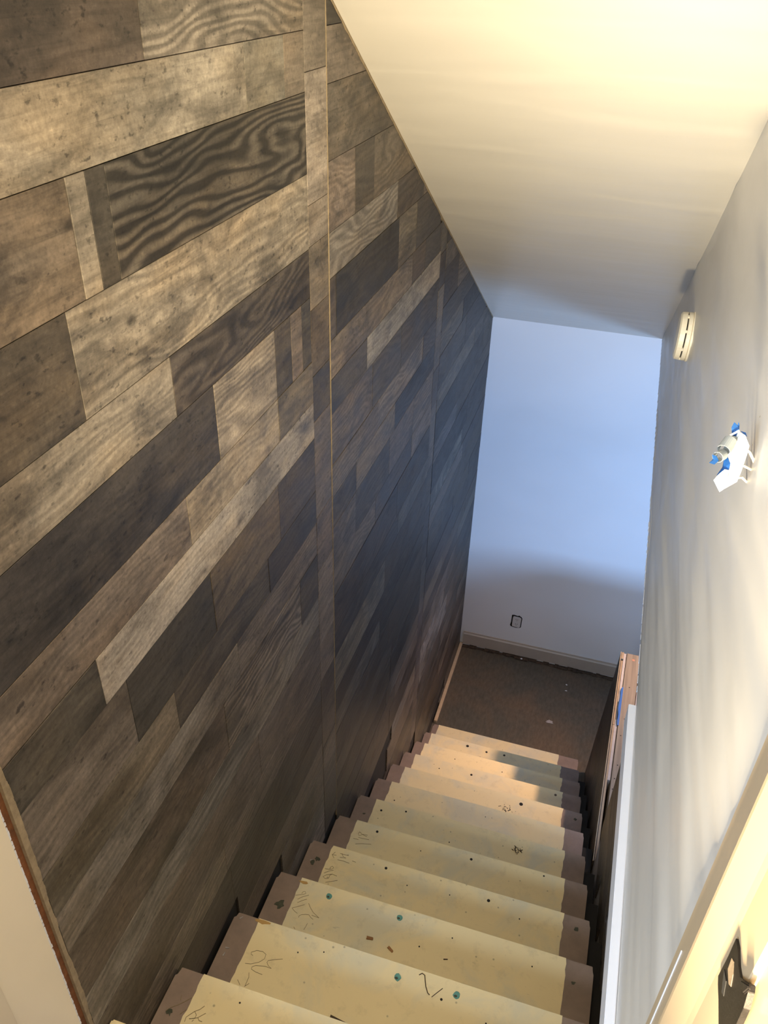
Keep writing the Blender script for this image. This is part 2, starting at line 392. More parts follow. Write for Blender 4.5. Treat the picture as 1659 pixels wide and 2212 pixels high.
# rows of the panelling, as (top, bottom): [pieces of sheet 1], [sheet 2], [sheet 3] given as (right end y, tone, figure)
rows = [
 (4.80, 4.65, [(-2.5,'m1'),(-1.9,'l1')], [], []),
 (4.65, 4.55, [(-2.7,'d0'),(-1.9,'m0')], [], []),
 (4.55, 4.40, [(-2.3,'l1'),(-1.9,'d0')], [], []),
 (4.40, 4.30, [(-2.6,'m0'),(-1.9,'g0')], [], []),
 (4.30, 4.15, [(-2.4,'m1'),(-1.9,'m0')], [], []),
 (4.15, 4.05, [(-2.2,'l1'),(-1.875,'b0')], [], []),
 (4.05, 3.90, [(-2.435,'b0',.15),(-1.875,'l1',.55)], [(-1.6,'d1',.4)], []),
 (3.90, 3.797, [(-2.133,'l0',.1),(-1.97,'g0',.1),(-1.875,'m0',.1)], [(-1.3,'m0',.15)], []),
 (3.797, 3.648, [(-2.645,(0.15,0.127,0.098),.1),(-2.605,'l1',.1),(-2.562,'d0',.1),(-1.875,'d0',1.0)], [(-1.1,'m1',.2)], []),
 (3.648, 3.497, [(-2.690,'b0',.1),(-1.875,'l1',.3)], [(-1.57,'m0',.3),(-1.42,'d0',.2),(-1.0,'m1',.3)], []),
 (3.497, 3.392, [(-2.468,'l1',.2),(-1.875,'d0',.55)], [(-1.195,'g0',.4),(-0.9,'d0',.3),(-0.7,'m1',.2)], []),
 (3.392, 3.240, [(-2.341,'d1',.15),(-2.076,'l1',.3),(-1.99,'d0',.2),(-1.93,'m0',.2),(-1.875,'d0',.2)], [(-1.71,'m1',.1),(-1.17,'d1',.25),(-.97,'m0',.25),(-0.64,'d0',.2),(-.62,'m1')], [(-.2,'d0',.3)]),
 (3.240, 3.138, [(-2.474,'m0',.2),(-2.076,'l1',.2),(-1.875,'m1',.2)], [(-1.0,'m0',.25),(-.84,'b0',.2),(-0.62,'d0',.2)], [(-.1,'d1',.2)]),
 (3.138, 3.040, [(-2.779,'d0',.15),(-1.872,'w',.12)], [(-1.461,'d0',.15),(-0.60,'w',.15)], [(-.05,'m1',.3)]),
 (3.040, 2.889, [(-2.722,'m1',.15),(-2.426,'d1',.1),(-2.10,'b0',.15),(-1.875,'d0',.2)], [(-1.405,'m1',.3),(-1.1,'d0',.3),(-.62,'d0',.3)], [(-.26,'d0',.3),(.1,'m1',.3)]),
 (2.889, 2.789, [(-2.60,'m1',.2),(-2.174,'d0',.2),(-1.875,'d1',.2)], [(-1.34,'m1',.3),(-.8,'m0',.4),(-.61,'d0',.4)], [(.3,'d0',.3)]),
 (2.789, 2.688, [(-2.35,'g0',.2),(-1.875,'m1',.3)], [(-1.55,'d0',.3),(-1.15,'m0',.2),(-.61,'d1',.5)], [(-.1,'m1',.3),(.3,'d1',.3)]),
 (2.688, 2.538, [(-2.434,'b0',.2),(-2.0,'m1',.6),(-1.875,'d0',.2)], [(-1.558,'m1',.3),(-1.2,'d0',.3),(-.9,'m1',.2),(-.61,'m1',.4)], [(.0,'d0',.3),(.5,'d1',.3)]),
 (2.538, 2.437, [(-1.875,'g0',.3)], [(-1.35,'m1',.3),(-.9,'d0',.2),(-.61,'m0',.3)], [(.25,'m1',.3),(.6,'d0',.3)]),
]
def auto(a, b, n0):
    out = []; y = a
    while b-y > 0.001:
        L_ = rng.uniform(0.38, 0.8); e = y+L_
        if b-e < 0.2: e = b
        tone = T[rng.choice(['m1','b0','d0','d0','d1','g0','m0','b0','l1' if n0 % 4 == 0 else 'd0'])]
        kk = 0.80 if a < -1.8 else 0.55  # far sheets darker still: their dimmer light is put into the plank tone
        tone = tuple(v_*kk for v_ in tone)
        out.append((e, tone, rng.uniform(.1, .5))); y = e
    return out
zt = 2.437; k = 0
while zt > 0.02:
    hgt = 0.15 if k % 5 in (0, 2) else 0.10
    zb_ = max(0.0, zt-hgt); k += 1
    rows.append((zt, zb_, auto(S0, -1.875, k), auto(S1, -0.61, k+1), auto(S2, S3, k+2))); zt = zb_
for zt_, zb_, a, b_, c in rows:
    for st, en, lst in ((S0, -1.875, a), (S1, -0.61, b_), (S2, S3, c)):
        if not lst:
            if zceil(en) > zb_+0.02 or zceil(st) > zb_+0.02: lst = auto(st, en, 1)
            else: continue
        y = st
        lst = list(lst)
        if lst[-1][0] < en-0.001: lst[-1] = lst[-1] if (lst[-1][0] > en-0.03) else lst[-1]; lst.append((en, 'd0', .2))
        for it in lst:
            e = min(it[0], en) if it is not lst[-1] else en
            if e-y > 0.01: plank(y, e, zb_, zt_, it[1], it[2] if len(it) > 2 else .2)
            y = max(y, e)
# the two upright batten strips beside the sheet seams
def strip(y0, y1, cuts, tones):
    for i in range(len(cuts)-1): plank(y0, y1, cuts[i+1], cuts[i], tones[i], .1)
strip(-1.874, S1-0.002, [4.8, 4.3, 3.83, 3.585, 3.50, 3.36, 3.20, 3.08, 2.80, 2.62, 2.35, 2.2, 1.9, 1.7, 1.45],
      ['m0','m0','l0','l1','m0','b0','d0','m1','m1','m0','m1','b0','m1','d0'])
strip(-0.609, S2-0.002, [3.3, 3.12, 2.99, 2.80, 2.66, 2.5, 2.2, 2.0, 1.7, 1.4, 1.0, 0.5], ['m1','d0','g0','m1','d0','m1','d0','d1','d0','d1','d0'])
# pale sheet-joint line and the raw edges of the sheets
bm = bmesh.new(); y = S1; box(bm, -0.005, 0.0010, y-0.0007, y+0.0005, zstair(y), zceil(y)-0.005)
link('sheet_joint', bm, M_EDGE, wall_left)
bm = bmesh.new()
prev = None; pts = []
n = 150
for i in range(n+1):
    y = -2.99+(YB-0.005+2.99)*i/n
    pts.append((y, zceil(y)-0.0055-rng.uniform(-0.0018, 0.0018)))
poly = pts+[(YB-0.005, zceil(YB-0.005)-0.002), (-2.99, zceil(-2.99)-0.002)]
for i in range(n):
    a, b_ = pts[i], pts[i+1]
    prism(bm, [a, b_, (b_[0], zceil(b_[0])-0.0005), (a[0], zceil(a[0])-0.0005)], 0, -0.006, 0.0022)
link('panel_edge', bm, M_EDGE, wall_left)
bm = bmesh.new()
e0 = 0.0
for i in range(340):
    z0 = ZU+i*0.0072; e0 = max(-0.0015, min(0.0025, e0+rng.uniform(-0.0009, 0.0009)))
    box(bm, -0.006, 0.002, -3.0015, -2.9925+e0, z0, z0+0.0072)
link('panel_edge', bm, M_EDGE, wall_left)

# ------------------------------------------------------------------ left door jamb
bm = bmesh.new(); box(bm, -0.03, -0.004, -3.014, -3.001, ZU, ZU+2.04)
jg = structure(link('trim_1', bm, M_BROWN))
bm = bmesh.new()
for i in range(200):
    z0 = ZU+i*0.0102; y_ = -3.0135+rng.uniform(-0.0006, 0.0012)*(1 if rng.random() < .3 else .3); box(bm, -0.006, -0.0012, y_-0.003, y_+0.0006, z0, z0+rng.uniform(0.006, 0.0102))
cr = link('paint_crumbs', bm, M_WHITE, jg); cr['kind'] = 'stuff'
bm = bmesh.new(); box(bm, -0.022, 0.0, -3.155, -3.0145, ZU, ZU+2.04)
M_JAMBL = plain('light_cream_jamb_paint', (0.84, 0.76, 0.62), 0.35, 0.03, 4)
door1 = structure(link('door_1', bm, M_JAMBL, bevel=0.002))
bm = bmesh.new(); box(bm, 0.0, 0.013, -3.150, -3.117, ZU, ZU+2.04)
link('door_stop', bm, M_JAMB, door1, bevel=0.003)
# right jamb with its casing
bm = bmesh.new(); box(bm, XR-0.008, XR+0.02, -2.9300, -2.858, ZU, ZU+2.10)
trim2 = structure(link('trim_2', bm, M_JAMBR, bevel=0.0015))
bm = bmesh.new(); box(bm, XR-0.0092, XR-0.0075, -2.8790, -2.8772, ZU, ZU+0.60)
link('caulk_bead', bm, M_WHITE, trim2)
bm = bmesh.new()
prism(bm, [(XR+0.02, -3.16), (XR+0.02, -2.931), (XR-0.010, -2.931), (XR-0.0185, -2.933), (XR-0.0205, -2.936), (XR-0.0205, -2.942), (XR-0.0175, -2.965), (XR-0.0140, -2.992), (XR-0.0130, -3.004), (XR-0.0130, -3.064), (XR-0.0120, -3.066), (XR-0.006, -3.067), (XR-0.006, -3.16)], 2, ZU, ZU+2.04)
door2 = structure(link('door_2', bm, M_JAMBR, smooth=False))

# ------------------------------------------------------------------ lower right wall: full-height part and half wall
bm = bmesh.new(); box(bm, XP+0.006, 1.075, -3.0, -1.365, 0, ZC-0.002); 
wl = structure(link('wall_right_lower', bm, M_GYP))
def lean(y, z): return 0.030*max(0, min(1, (y+1.36)/1.28))*max(0, z)/0.99
zt = ZC; k = 0
while zt > 0.05:
    hgt = 0.15 if k % 3 == 0 else 0.10
    z0 = max(0, zt-hgt); k += 1; y = -3.0
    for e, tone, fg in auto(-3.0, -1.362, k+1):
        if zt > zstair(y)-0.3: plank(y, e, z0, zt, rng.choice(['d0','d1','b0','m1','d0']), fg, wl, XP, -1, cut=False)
        y = e
    zt = z0
bm = bmesh.new(); box(bm, 1.076, 2.3, -0.20, -0.10, 0, 0.99)  # added low wall, out of view: keeps blue daylight off the lower back wall
structure(link('wall_light_block', bm, M_GYP))
half = empty('wall_half', (1.0, -0.7, 0)); half['kind'] = 'structure'
ZH = 0.991; Y0, Y1 = -1.360, -0.080
def hbox(name, x0, x1, y0, y1, z0, z1, mt, ny=1, bev=0):
    bm = bmesh.new()
    vs = box(bm, x0, x1, y0, y1, z0, z1)
    for v in bm.verts: v.co.x += lean(v.co.y, v.co.z)
    return link(name, bm, mt, half, bevel=bev)
for k_, (z0, z1) in enumerate(((0, .15), (.15, .25), (.25, .40), (.40, .50), (.50, .65), (.65, .75), (.75, .88), (.88, ZH))):
    y = Y0+0.002
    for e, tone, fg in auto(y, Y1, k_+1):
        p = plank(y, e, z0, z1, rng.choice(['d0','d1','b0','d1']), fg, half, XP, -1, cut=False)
        for v in p.data.vertices: v.co.x += lean(v.co.y, v.co.z)
        y = e
hbox('stud_core', 0.985, 1.050, Y0, Y1-0.012, 0, ZH-0.04, M_RAW)
hbox('top_plate', 0.986, 1.052, Y0, Y1, ZH-0.04, ZH, M_PLATE, bev=0.002)
hbox('panel_edge', 0.9545, 0.9575, Y0, Y1, ZH-0.002, ZH+0.001, M_EDGE)
hbox('plywood_edge', 0.962, 0.971, Y0, -0.60, ZH-0.25, ZH-0.003, M_RAW)
hbox('plywood_edge', 0.962, 0.971, -0.595, -0.14, ZH-0.25, ZH-0.006, M_RAW)
hbox('plywood_edge', 0.960, 0.972, -0.13, Y1, ZH-0.25, ZH-0.001, M_RAW)
hbox('drywall_edge', 0.972, 0.984, -0.44, Y1-0.004, ZH-0.3, ZH-0.004, M_GYP)
hbox('drywall_edge', 0.9715, 0.983, -0.93, -0.56, ZH-0.3, ZH-0.006, M_GYP)
hbox('drywall_edge', 0.972, 0.979, -0.56, -0.44, ZH-0.3, ZH-0.014, M_GYP)
hbox('drywall_edge', 1.058, 1.071, -1.0, Y1-0.004, ZH-0.5, ZH-0.02, M_GYP)
hbox('end_stud', 0.962, 1.06, Y1-0.012, Y1, 0, ZH-0.008, M_RAW)
bm = bmesh.new()
yy = [-0.60, -0.57, -0.53, -0.49, -0.45, -0.41, -0.37, -0.34]; wv = [.004, .007, .0055, .010, .009, .006, .008, .003]
for i in range(len(yy)-1):
    x1 = 0.9865; a = [bm.verts.new((x1-wv[i]+lean(yy[i], .99), yy[i], ZH+0.0008)), bm.verts.new((x1+0.003+lean(yy[i], .99), yy[i], ZH+0.0008)),
         bm.verts.new((x1+0.003+lean(yy[i+1], .99), yy[i+1], ZH+0.0008)), bm.verts.new((x1-wv[i+1]+lean(yy[i+1], .99), yy[i+1], ZH+0.0008))]
    bm.faces.new(a)
bmesh.ops.remove_doubles(bm, verts=bm.verts[:], dist=1e-5)
r = bmesh.ops.extrude_face_region(bm, geom=bm.faces[:])
for v in [g for g in r['geom'] if isinstance(g, bmesh.types.BMVert)]: v.co.z += 0.0008
tp = link('tape_scrap', bm, M_TAPE, half); tp['label'] = 'torn strip of blue masking tape on the drywall edge'
def disc(name, x, y, z, r, mt, parent, h=0.0006, seg=12, irr=0.0, sq=1.0, rot=0):
    bm = bmesh.new(); pts = []
    for i in range(seg):
        t = 2*math.pi*i/seg; rr = r*(1+rng.uniform(-irr, irr))
        px_, py_ = rr*math.cos(t), rr*math.sin(t)*sq
        pts.append((x+px_*math.cos(rot)-py_*math.sin(rot), y+px_*math.sin(rot)+py_*math.cos(rot)))
    prism(bm, pts, 2, z-0.0004, z+h)
    return link(name, bm, mt, parent)
for x, y in ((1.018, -.33), (1.012, -.55), (1.004, -.66), (1.006, -.84), (1.000, -.92), (0.997, -.98)):
    disc('screw_head', x+lean(y, .99), y, ZH, 0.0028, M_BLACK, half)
disc('paper_washer', 1.022+lean(-.12, .99), -.125, ZH, 0.008, plain('washer_paint', (0.33, 0.16, 0.10), .7), half)

# white trim board along the foot of the right upper wall
bm = bmesh.new()
vs = []
box(bm, XR-0.020, XR-0.0005, -2.9295, -1.870, 2.335, 2.402)
for v in bm.verts:
    if v.co.y < -2.5: v.co.z += 0.022
trim3 = structure(link('trim_3', bm, M_WHITE, bevel=0.0015))

# ------------------------------------------------------------------ back wall: baseboard, gap, outlet
bm = bmesh.new()
prism(bm, [(YB-0.013, 0.022), (YB, 0.022), (YB, 0.128), (YB-0.004, 0.128), (YB-0.006, 0.118), (YB-0.0125, 0.110)], 0, 0.022, 3.55)
structure(link('baseboard_back', bm, M_BASE))
bm = bmesh.new(); x = 0.022
while x < 1.3:
    wd = rng.uniform(0.02, 0.06); d = rng.uniform(0.018, 0.034)
    box(bm, x, x+wd, YB-d, YB-0.002, 0.0, rng.uniform(0.004, 0.017)); x += wd
sr = structure(link('trim_4', bm, M_ROT))
bm = bmesh.new(); box(bm, 0.0015, 0.021, 0.01, YB-0.002, 0.0, 0.022)
bl = structure(link('baseboard_left', bm, M_PINE, bevel=0.002))
out = empty('wall_outlet', (0.367, YB, 0.31), 'small uncovered duplex outlet low on the white back wall', 'outlet')
bm = bmesh.new()
pts = [(0.331, 0.360), (0.345, 0.364), (0.372, 0.360), (0.378, 0.366), (0.396, 0.356), (0.402, 0.345), (0.4015, 0.300), (0.401, 0.268), (0.392, 0.260), (0.370, 0.256), (0.345, 0.258), (0.332, 0.262), (0.327, 0.272), (0.331, 0.30)]
prism(bm, pts, 1, YB-0.0012, YB+0.0)
cg = link('cutout_gap', bm, M_BLACK, out); cg['label'] = 'ragged black gap cut round the outlet'
bm = bmesh.new(); prism(bm, [(0.343, 0.268), (0.388, 0.264), (0.395, 0.274), (0.3955, 0.344), (0.388, 0.352), (0.345, 0.354), (0.340, 0.346), (0.340, 0.276)], 1, YB-0.007, YB-0.001)
body = link('outlet_body', bm, M_OUT, out, bevel=0.001)
for cz in (0.290, 0.330):
    for dx, dz in ((-0.006, 0.003), (0.006, 0.003), (0, -0.007)):
        bm = bmesh.new(); cx_ = 0.368+dx; c_ = cz+dz
        box(bm, cx_-0.0014, cx_+0.0014, YB-0.0075, YB-0.006, c_-0.004*(0.5 if dx == 0 else 1), c_+0.004*(0.5 if dx == 0 else 1))
        link('slot', bm, M_BLACK, body)
# white crumbs and a plaster smear on the landing
for i, (x, y, r, sq, lb) in enumerate(((0.70, 0.245, 0.021, .6, 'pale plaster smear on the dark landing floor, largest of the specks'), (0.765, 0.60, 0.005, .7, 'small white plaster crumb on the landing near the back baseboard'),
                         (0.768, 0.545, 0.006, .5, 'white paint flake on the landing, nearer the stairs than the round crumb'), (0.44, 0.735, 0.006, .8, 'white crumb lying in the dark gap under the back baseboard'))):
    o = disc('plaster_crumb', x, y, 0.0005 if y < .7 else 0.014, r, M_GYP if i == 0 else M_WHITE, None, h=0.0012 if i == 0 else 0.003, irr=.35, sq=sq, seg=14)
    tag(o, lb, 'debris')

# ------------------------------------------------------------------ staircase
stair = empty('staircase', (0.45, -1.4, 0), 'straight wooden staircase, cream painted treads with taupe painted ends, going down to the landing', 'staircase')
XL = [0.039, 0.045, 0.057, 0.064, 0.070, 0.073, 0.078, 0.077, 0.077, 0.076, 0.067, 0.062]
XRR = [0.789, 0.806, 0.814, 0.818, 0.821, 0.828, 0.831, 0.830, 0.829, 0.835, 0.825, 0.826]
treads = []
def jag(x, amp): return x+rng.uniform(-amp, amp)
for k in range(12):
    zt = k*H; yf = -k*RUN; yb = yf-RUN-0.022
    if k == 11: yb = YU-0.022
    r0 = rng.uniform(0.012, 0.020)
    bm = bmesh.new()
    th = 0.028 if k else 0.012
    xr_ = 0.905
    poly = [(0.003, yb), (xr_+0.004, yb), (xr_+0.004, yf-0.020), (xr_, yf-0.014), (xr_, yf), (0.0095, yf), (0.009, yf-r0), (0.003, yf-r0-0.001)]
    prism(bm, poly, 2, zt-th+0.0, zt)
    if k == 0:
        pass
    tr = link('tread', bm, M_TAUPE, stair, bevel=0.0012)
    treads.append(tr)
    if k:
        bm = bmesh.new(); box(bm, 0.004, xr_+0.002, yf-0.040, yf-0.024, zt-H-0.002, zt-th)
        ri = link('riser', bm, M_TAUPE, stair)
        bm = bmesh.new(); box(bm, XL[k]-0.01, XRR[k]+0.008, yf-0.0245, yf-0.0232, zt-H, zt-th)
        link('bare_patch', bm, M_CREAM, ri)
    # cream patch: top and nosing, ragged side edges
    bm = bmesh.new(); nn = 16
    left = []; right = []
    xl_b = XL[min(k+1, 11)] if k < 11 else 0.05; 
    for i in range(nn+1):
        t = i/nn; y = yf+0.0006+(yb-yf+0.022)*t
        amp = 0.0014 if k > 8 else 0.002
        left.append((jag(XL[k]*(1-t)+(XL[k]-0.004)*t, amp), y)); right.append((jag(XRR[k]+0.004*t*(1 if k % 2 else -1), amp*1.3), y))
    lv = [bm.verts.new((x, y, zt+0.0008)) for x, y in left]; rv = [bm.verts.new((x, y, zt+0.0008)) for x, y in right]
    lb_ = [bm.verts.new((x, y, zt-0.0005)) for x, y in left]; rb_ = [bm.verts.new((x, y, zt-0.0005)) for x, y in right]
    for i in range(nn):
        bm.faces.new((lv[i], lv[i+1], rv[i+1], rv[i])); bm.faces.new((lv[i+1], lv[i], lb_[i], lb_[i+1])); bm.faces.new((rv[i], rv[i+1], rb_[i+1], rb_[i]))
    a = bm.verts.new((left[0][0], yf+0.0006, zt-th)); c_ = bm.verts.new((right[0][0], yf+0.0006, zt-th))
    bm.faces.new((lv[0], rv[0], rb_[0], c_, a, lb_[0]))
    pt = link('bare_patch', bm, M_CREAM, tr)
    pt['label'] = 'cream painted middle of the tread'
# carcass under the treads
bm = bmesh.new()
for xs_ in ((-0.002, 0.002), (0.907, 0.953)):
    poly = [(-0.03, -0.02)]
    for k in range(1, 12): poly += [(-k*RUN-0.03, (k-1)*H-0.015), (-k*RUN-0.03, k*H-0.05)]
    poly += [(YU, 11*H-0.05), (YU, 9.5*H), (-0.3, -0.02)]
    if xs_[0] > 0.5: prism(bm, poly, 0, *xs_)
link('stringer', bm, M_BLACK, stair)
bm = bmesh.new(); box(bm, 0.003, 0.953, YU-0.03, YU+0.0, ZU-0.028, ZU)
nos = link('top_nosing', bm, M_CREAM, stair, bevel=0.003)
bm = bmesh.new(); box(bm, 0.004, 0.953, YU-0.05, YU-0.03, 11*H, ZU-0.028); link('riser', bm, M_TAUPE, stair)

# holes, nail heads and stains of the treads
def hole(k, x, y, r=0.0042, mt=M_BLACK, nm='nail_hole', **kw):
    return disc(nm, x, y, k*H+0.001, r, mt, treads[k], **kw)
for k, x, y, r in ((7, .161, -1.774, .0048), (7, .507, -1.777, .0048), (8, .265, -2.024, .0045), (8, .599, -2.031, .0050), (3, .364, -.788, .006), (1, .266, -.277, .0085), (1, .38, -.286, .0065), (1, .482, -.277, .0065),
                   (5, .634, -1.190, .008), (4, .777, -.937, .006), (3, .20, -.80, .003), (6, .205, -1.520, .004), (7, .759, -1.762, .003), (8, .345, -2.06, .002), (8, .48, -2.05, .002),
                   (9, .53, -2.29, .002), (9, .75, -2.30, .002), (10, .19, -2.55, .0018), (10, .25, -2.53, .0018), (10, .52, -2.62, .0025), (11, .30, -2.80, .003), (11, .16, -2.78, .002), (10, .55, -2.55, .003),
                   (6, .11, -1.545, .0045), (5, .11, -1.34, .003), (7, .33, -1.80, .002), (6, .40, -1.60, .0025), (5, .5, -1.3, .002), (4, .3, -1.12, .0025), (9, .45, -2.34, .0022), (8, .70, -2.06, .0022),
                   (2, .50, -.56, .003), (2, .24, -.555, .003), (10, .66, -2.57, .002), (11, .42, -2.79, .0025), (11, .60, -2.80, .0022)):
    hole(k, x, y, r)
for k, x, y, r in ((9, .045, -2.345, .012), (8, .035, -2.075, .008), (8, .045, -2.06, .007), (11, .03, -2.84, .006), (6, .05, -1.58, .005), (8, .87, -2.04, .006), (9, .86, -2.06-.25, .005), (4, .88, -1.04, .006)):
    hole(k, x, y, r, M_DKGREEN, 'paint_stain', irr=.5, seg=11)
for k, x, y, r in ((9, .085, -2.262, .016), (10, .078, -2.506, .018)):
    hole(k, x, y, r, plain('bare_wood_chip', (.45, .27, .09), .8), 'worn_edge', irr=.3, sq=.28, seg=12)
# pencil measurements written on the left ends of the treads (read from the wall side)
def stroke(k, pts, wd=0.0011, nm='pencil_mark'):
    bm = bmesh.new(); z = k*H+0.0010
    P_ = [Vector((p[0], p[1], z)) for p in pts]
    L1, L2 = [], []
    for i, p in enumerate(P_):
        d = (P_[min(i+1, len(P_)-1)]-P_[max(i-1, 0)]).normalized(); n_ = Vector((-d.y, d.x, 0))*wd/2
        L1.append(bm.verts.new(p+n_)); L2.append(bm.verts.new(p-n_))
    for i in range(len(P_)-1): bm.faces.new((L1[i], L2[i], L2[i+1], L1[i+1]))
    r = bmesh.ops.extrude_face_region(bm, geom=bm.faces[:])
    for v in [g for g in r['geom'] if isinstance(g, bmesh.types.BMVert)]: v.co.z += 0.0003
    return link(nm, bm, M_PENCIL, treads[k])
PENCIL = [(7,[(0.101,-1.794),(0.114,-1.801),(0.131,-1.805),(0.132,-1.798),(0.116,-1.8),(0.104,-1.81),(0.099,-1.803),(0.101,-1.794)],0.0014),(7,[(0.104,-1.817),(0.121,-1.816),(0.143,-1.814)],0.0014),(7,[(0.088,-1.826),(0.107,-1.825)],0.0014),(7,[(0.102,-1.845),(0.123,-1.837),(0.156,-1.829)],0.0014),(8,[(0.092,-2.02),(0.085,-2.032),(0.095,-2.041)],0.0014),(8,[(0.085,-2.032),(0.099,-2.03)],0.0014),(8,[(0.108,-2.02),(0.115,-2.02),(0.137,-2.019)],0.0014),(8,[(0.114,-2.018),(0.121,-2.027),(0.132,-2.03),(0.112,-2.033)],0.0014),(8,[(0.108,-2.044),(0.126,-2.042),(0.148,-2.044)],0.0014),(8,[(0.154,-2.033),(0.167,-2.034)],0.0014),(8,[(0.08,-2.085),(0.093,-2.084),(0.102,-2.08),(0.106,-2.074),(0.1,-2.07),(0.095,-2.076),(0.096,-2.083)],0.0014),(8,[(0.083,-2.1),(0.094,-2.09),(0.108,-2.082)],0.0014),(8,[(0.125,-2.098),(0.109,-2.096),(0.092,-2.104),(0.084,-2.113),(0.093,-2.117),(0.103,-2.112),(0.103,-2.101),(0.11,-2.096)],0.0014),(8,[(0.098,-2.129),(0.117,-2.119),(0.132,-2.111)],0.0014),(9,[(0.077,-2.306),(0.092,-2.299),(0.098,-2.296),(0.103,-2.292),(0.099,-2.287),(0.093,-2.29),(0.092,-2.296)],0.0011),(9,[(0.087,-2.315),(0.098,-2.304),(0.113,-2.294)],0.0011),(9,[(0.09,-2.325),(0.102,-2.314),(0.112,-2.307)],0.0011),(9,[(0.082,-2.344),(0.096,-2.335),(0.112,-2.324)],0.0011),(9,[(0.083,-2.345),(0.093,-2.351),(0.102,-2.354)],0.0011),(9,[(0.121,-2.317),(0.13,-2.327),(0.143,-2.338),(0.164,-2.348)],0.0011),(9,[(0.11,-2.364),(0.109,-2.36),(0.114,-2.354),(0.124,-2.35),(0.134,-2.348),(0.142,-2.354),(0.15,-2.357)],0.0011),(9,[(0.142,-2.347),(0.164,-2.348)],0.0011),(9,[(0.139,-2.372),(0.138,-2.382),(0.136,-2.392)],0.0011),(9,[(0.107,-2.393),(0.113,-2.398)],0.0011),(10,[(0.089,-2.59),(0.084,-2.589),(0.082,-2.584),(0.093,-2.576),(0.108,-2.574),(0.118,-2.578),(0.119,-2.589),(0.11,-2.6),(0.093,-2.61),(0.079,-2.613)],0.0011),(10,[(0.161,-2.576),(0.144,-2.583),(0.129,-2.59),(0.128,-2.595),(0.134,-2.601),(0.144,-2.605),(0.128,-2.605),(0.105,-2.61),(0.098,-2.616),(0.099,-2.621),(0.111,-2.624),(0.129,-2.625)],0.0011),(10,[(0.097,-2.63),(0.101,-2.64),(0.101,-2.661)],0.0011),(10,[(0.078,-2.653),(0.089,-2.663)],0.0011),(10,[(0.1,-2.663),(0.108,-2.653)],0.0011),(11,[(0.068,-2.848),(0.067,-2.839),(0.078,-2.824),(0.087,-2.817),(0.093,-2.808)],0.0011),(11,[(0.079,-2.824),(0.085,-2.829),(0.085,-2.836),(0.074,-2.84)],0.0011),(11,[(0.075,-2.84),(0.09,-2.833),(0.102,-2.82)],0.0011),(11,[(0.091,-2.833),(0.095,-2.837),(0.102,-2.837)],0.0011),(11,[(0.082,-2.843),(0.084,-2.839)],0.0011),(11,[(0.021,-2.841),(0.027,-2.832),(0.039,-2.823),(0.051,-2.811),(0.06,-2.801)],0.0011),(11,[(0.04,-2.813),(0.037,-2.803)],0.0011),(11,[(0.052,-2.838),(0.06,-2.826)],0.0011)]
for k, pts, wd in PENCIL: stroke(k, pts, wd)

# ------------------------------------------------------------------ things on the stairs
for k, x, y, rt, lb in ((9, .169, -2.280, .3, 'teal plastic screw plug at the left of the third tread from the top'), (9, .377, -2.279, 1.2, 'teal plastic screw plug in the middle of the third tread from the top'),
                    (10, .438, -2.533, .8, 'teal plastic screw plug left of the curled wire on the second tread from the top'), (10, .582, -2.530, 2.0, 'teal plastic screw plug right of the curled wire on the second tread from the top')):
    t = empty('screw_plug', (x, y, k*H+0.0012), lb, 'plug', 'teal plugs set in the upper treads')
    bm = bmesh.new()
    pts = [(x+0.0088*math.cos(a)*(1+rng.uniform(-.15, .15)), y+0.0088*math.sin(a)*(1+rng.uniform(-.15, .15))) for a in [rt+i*2*math.pi/9 for i in range(9)]]
    prism(bm, pts, 2, k*H+0.0008, k*H+0.0026); link('plug_collar', bm, M_TEAL, t, bevel=0.0004)
    bm = bmesh.new(); pts = [(x-0.002+0.0042*math.cos(a), y-0.003+0.0028*math.sin(a)) for a in [i*2*math.pi/8 for i in range(8)]]
    prism(bm, pts, 2, k*H+0.0026, k*H+0.0031); link('screw_slot', bm, M_DKGREEN, t)
def chip(nm, k, x, y, l, wd, h, rot, mt, lb, cat, taper=.8):
    bm = bmesh.new()
    pts = [(-l/2, -wd/2), (-l/2+wd*.15, 0), (-l/2, wd/2), (l/2*.9, wd/2*taper), (l/2, 0), (l/2*.95, -wd/2*taper)]
    c, s = math.cos(rot), math.sin(rot)
    prism(bm, [(x+p[0]*c-p[1]*s, y+p[0]*s+p[1]*c) for p in pts], 2, k*H+0.0010, k*H+0.0010+h)
    return tag(link(nm, bm, mt, None, bevel=0.0003), lb, cat)
chip('wood_chip', 9, .316, -2.36, .019, .0085, .004, .10, M_CHIP, 'short brown wood chip lying square on the third tread from the top', 'debris')
chip('wood_chip', 9, .378, -2.372, .019, .007, .004, -.55, M_CHIP, 'brown wood chip lying aslant, right of the square chip', 'debris')
chip('wood_splinter', 10, .335, -2.668, .040, .0085, .005, -.12, M_DSTICK, 'long dark wood splinter near the bottom edge of the photo', 'debris')
chip('drywall_screw', 9, .526, -2.352, .012, .003, .002, .3, M_DSTICK, 'tiny dark splinter to the right of the two wood chips', 'debris')
bm = bmesh.new(); z = 10*H+0.0018
tube(bm, [(.486, -2.512, z), (.492, -2.506, z), (.499, -2.509, z+.001), (.503, -2.520, z), (.508, -2.533, z), (.516, -2.546, z), (.521, -2.549, z+.0008)], 0.0011, 6)
tag(link('curled_wire', bm, M_DSTICK, None, smooth=True), 'thin dark curled wire between two teal plugs on the upper tread', 'wire')
bm = bmesh.new(); z = 10*H+0.0018
tube(bm, [(.527, -2.552, z), (.535, -2.541, z), (.547, -2.525, z)], 0.0008, 6)
tag(link('straight_bristle', bm, M_DSTICK, None, smooth=True), 'short straight bristle just right of the curled wire', 'wire')
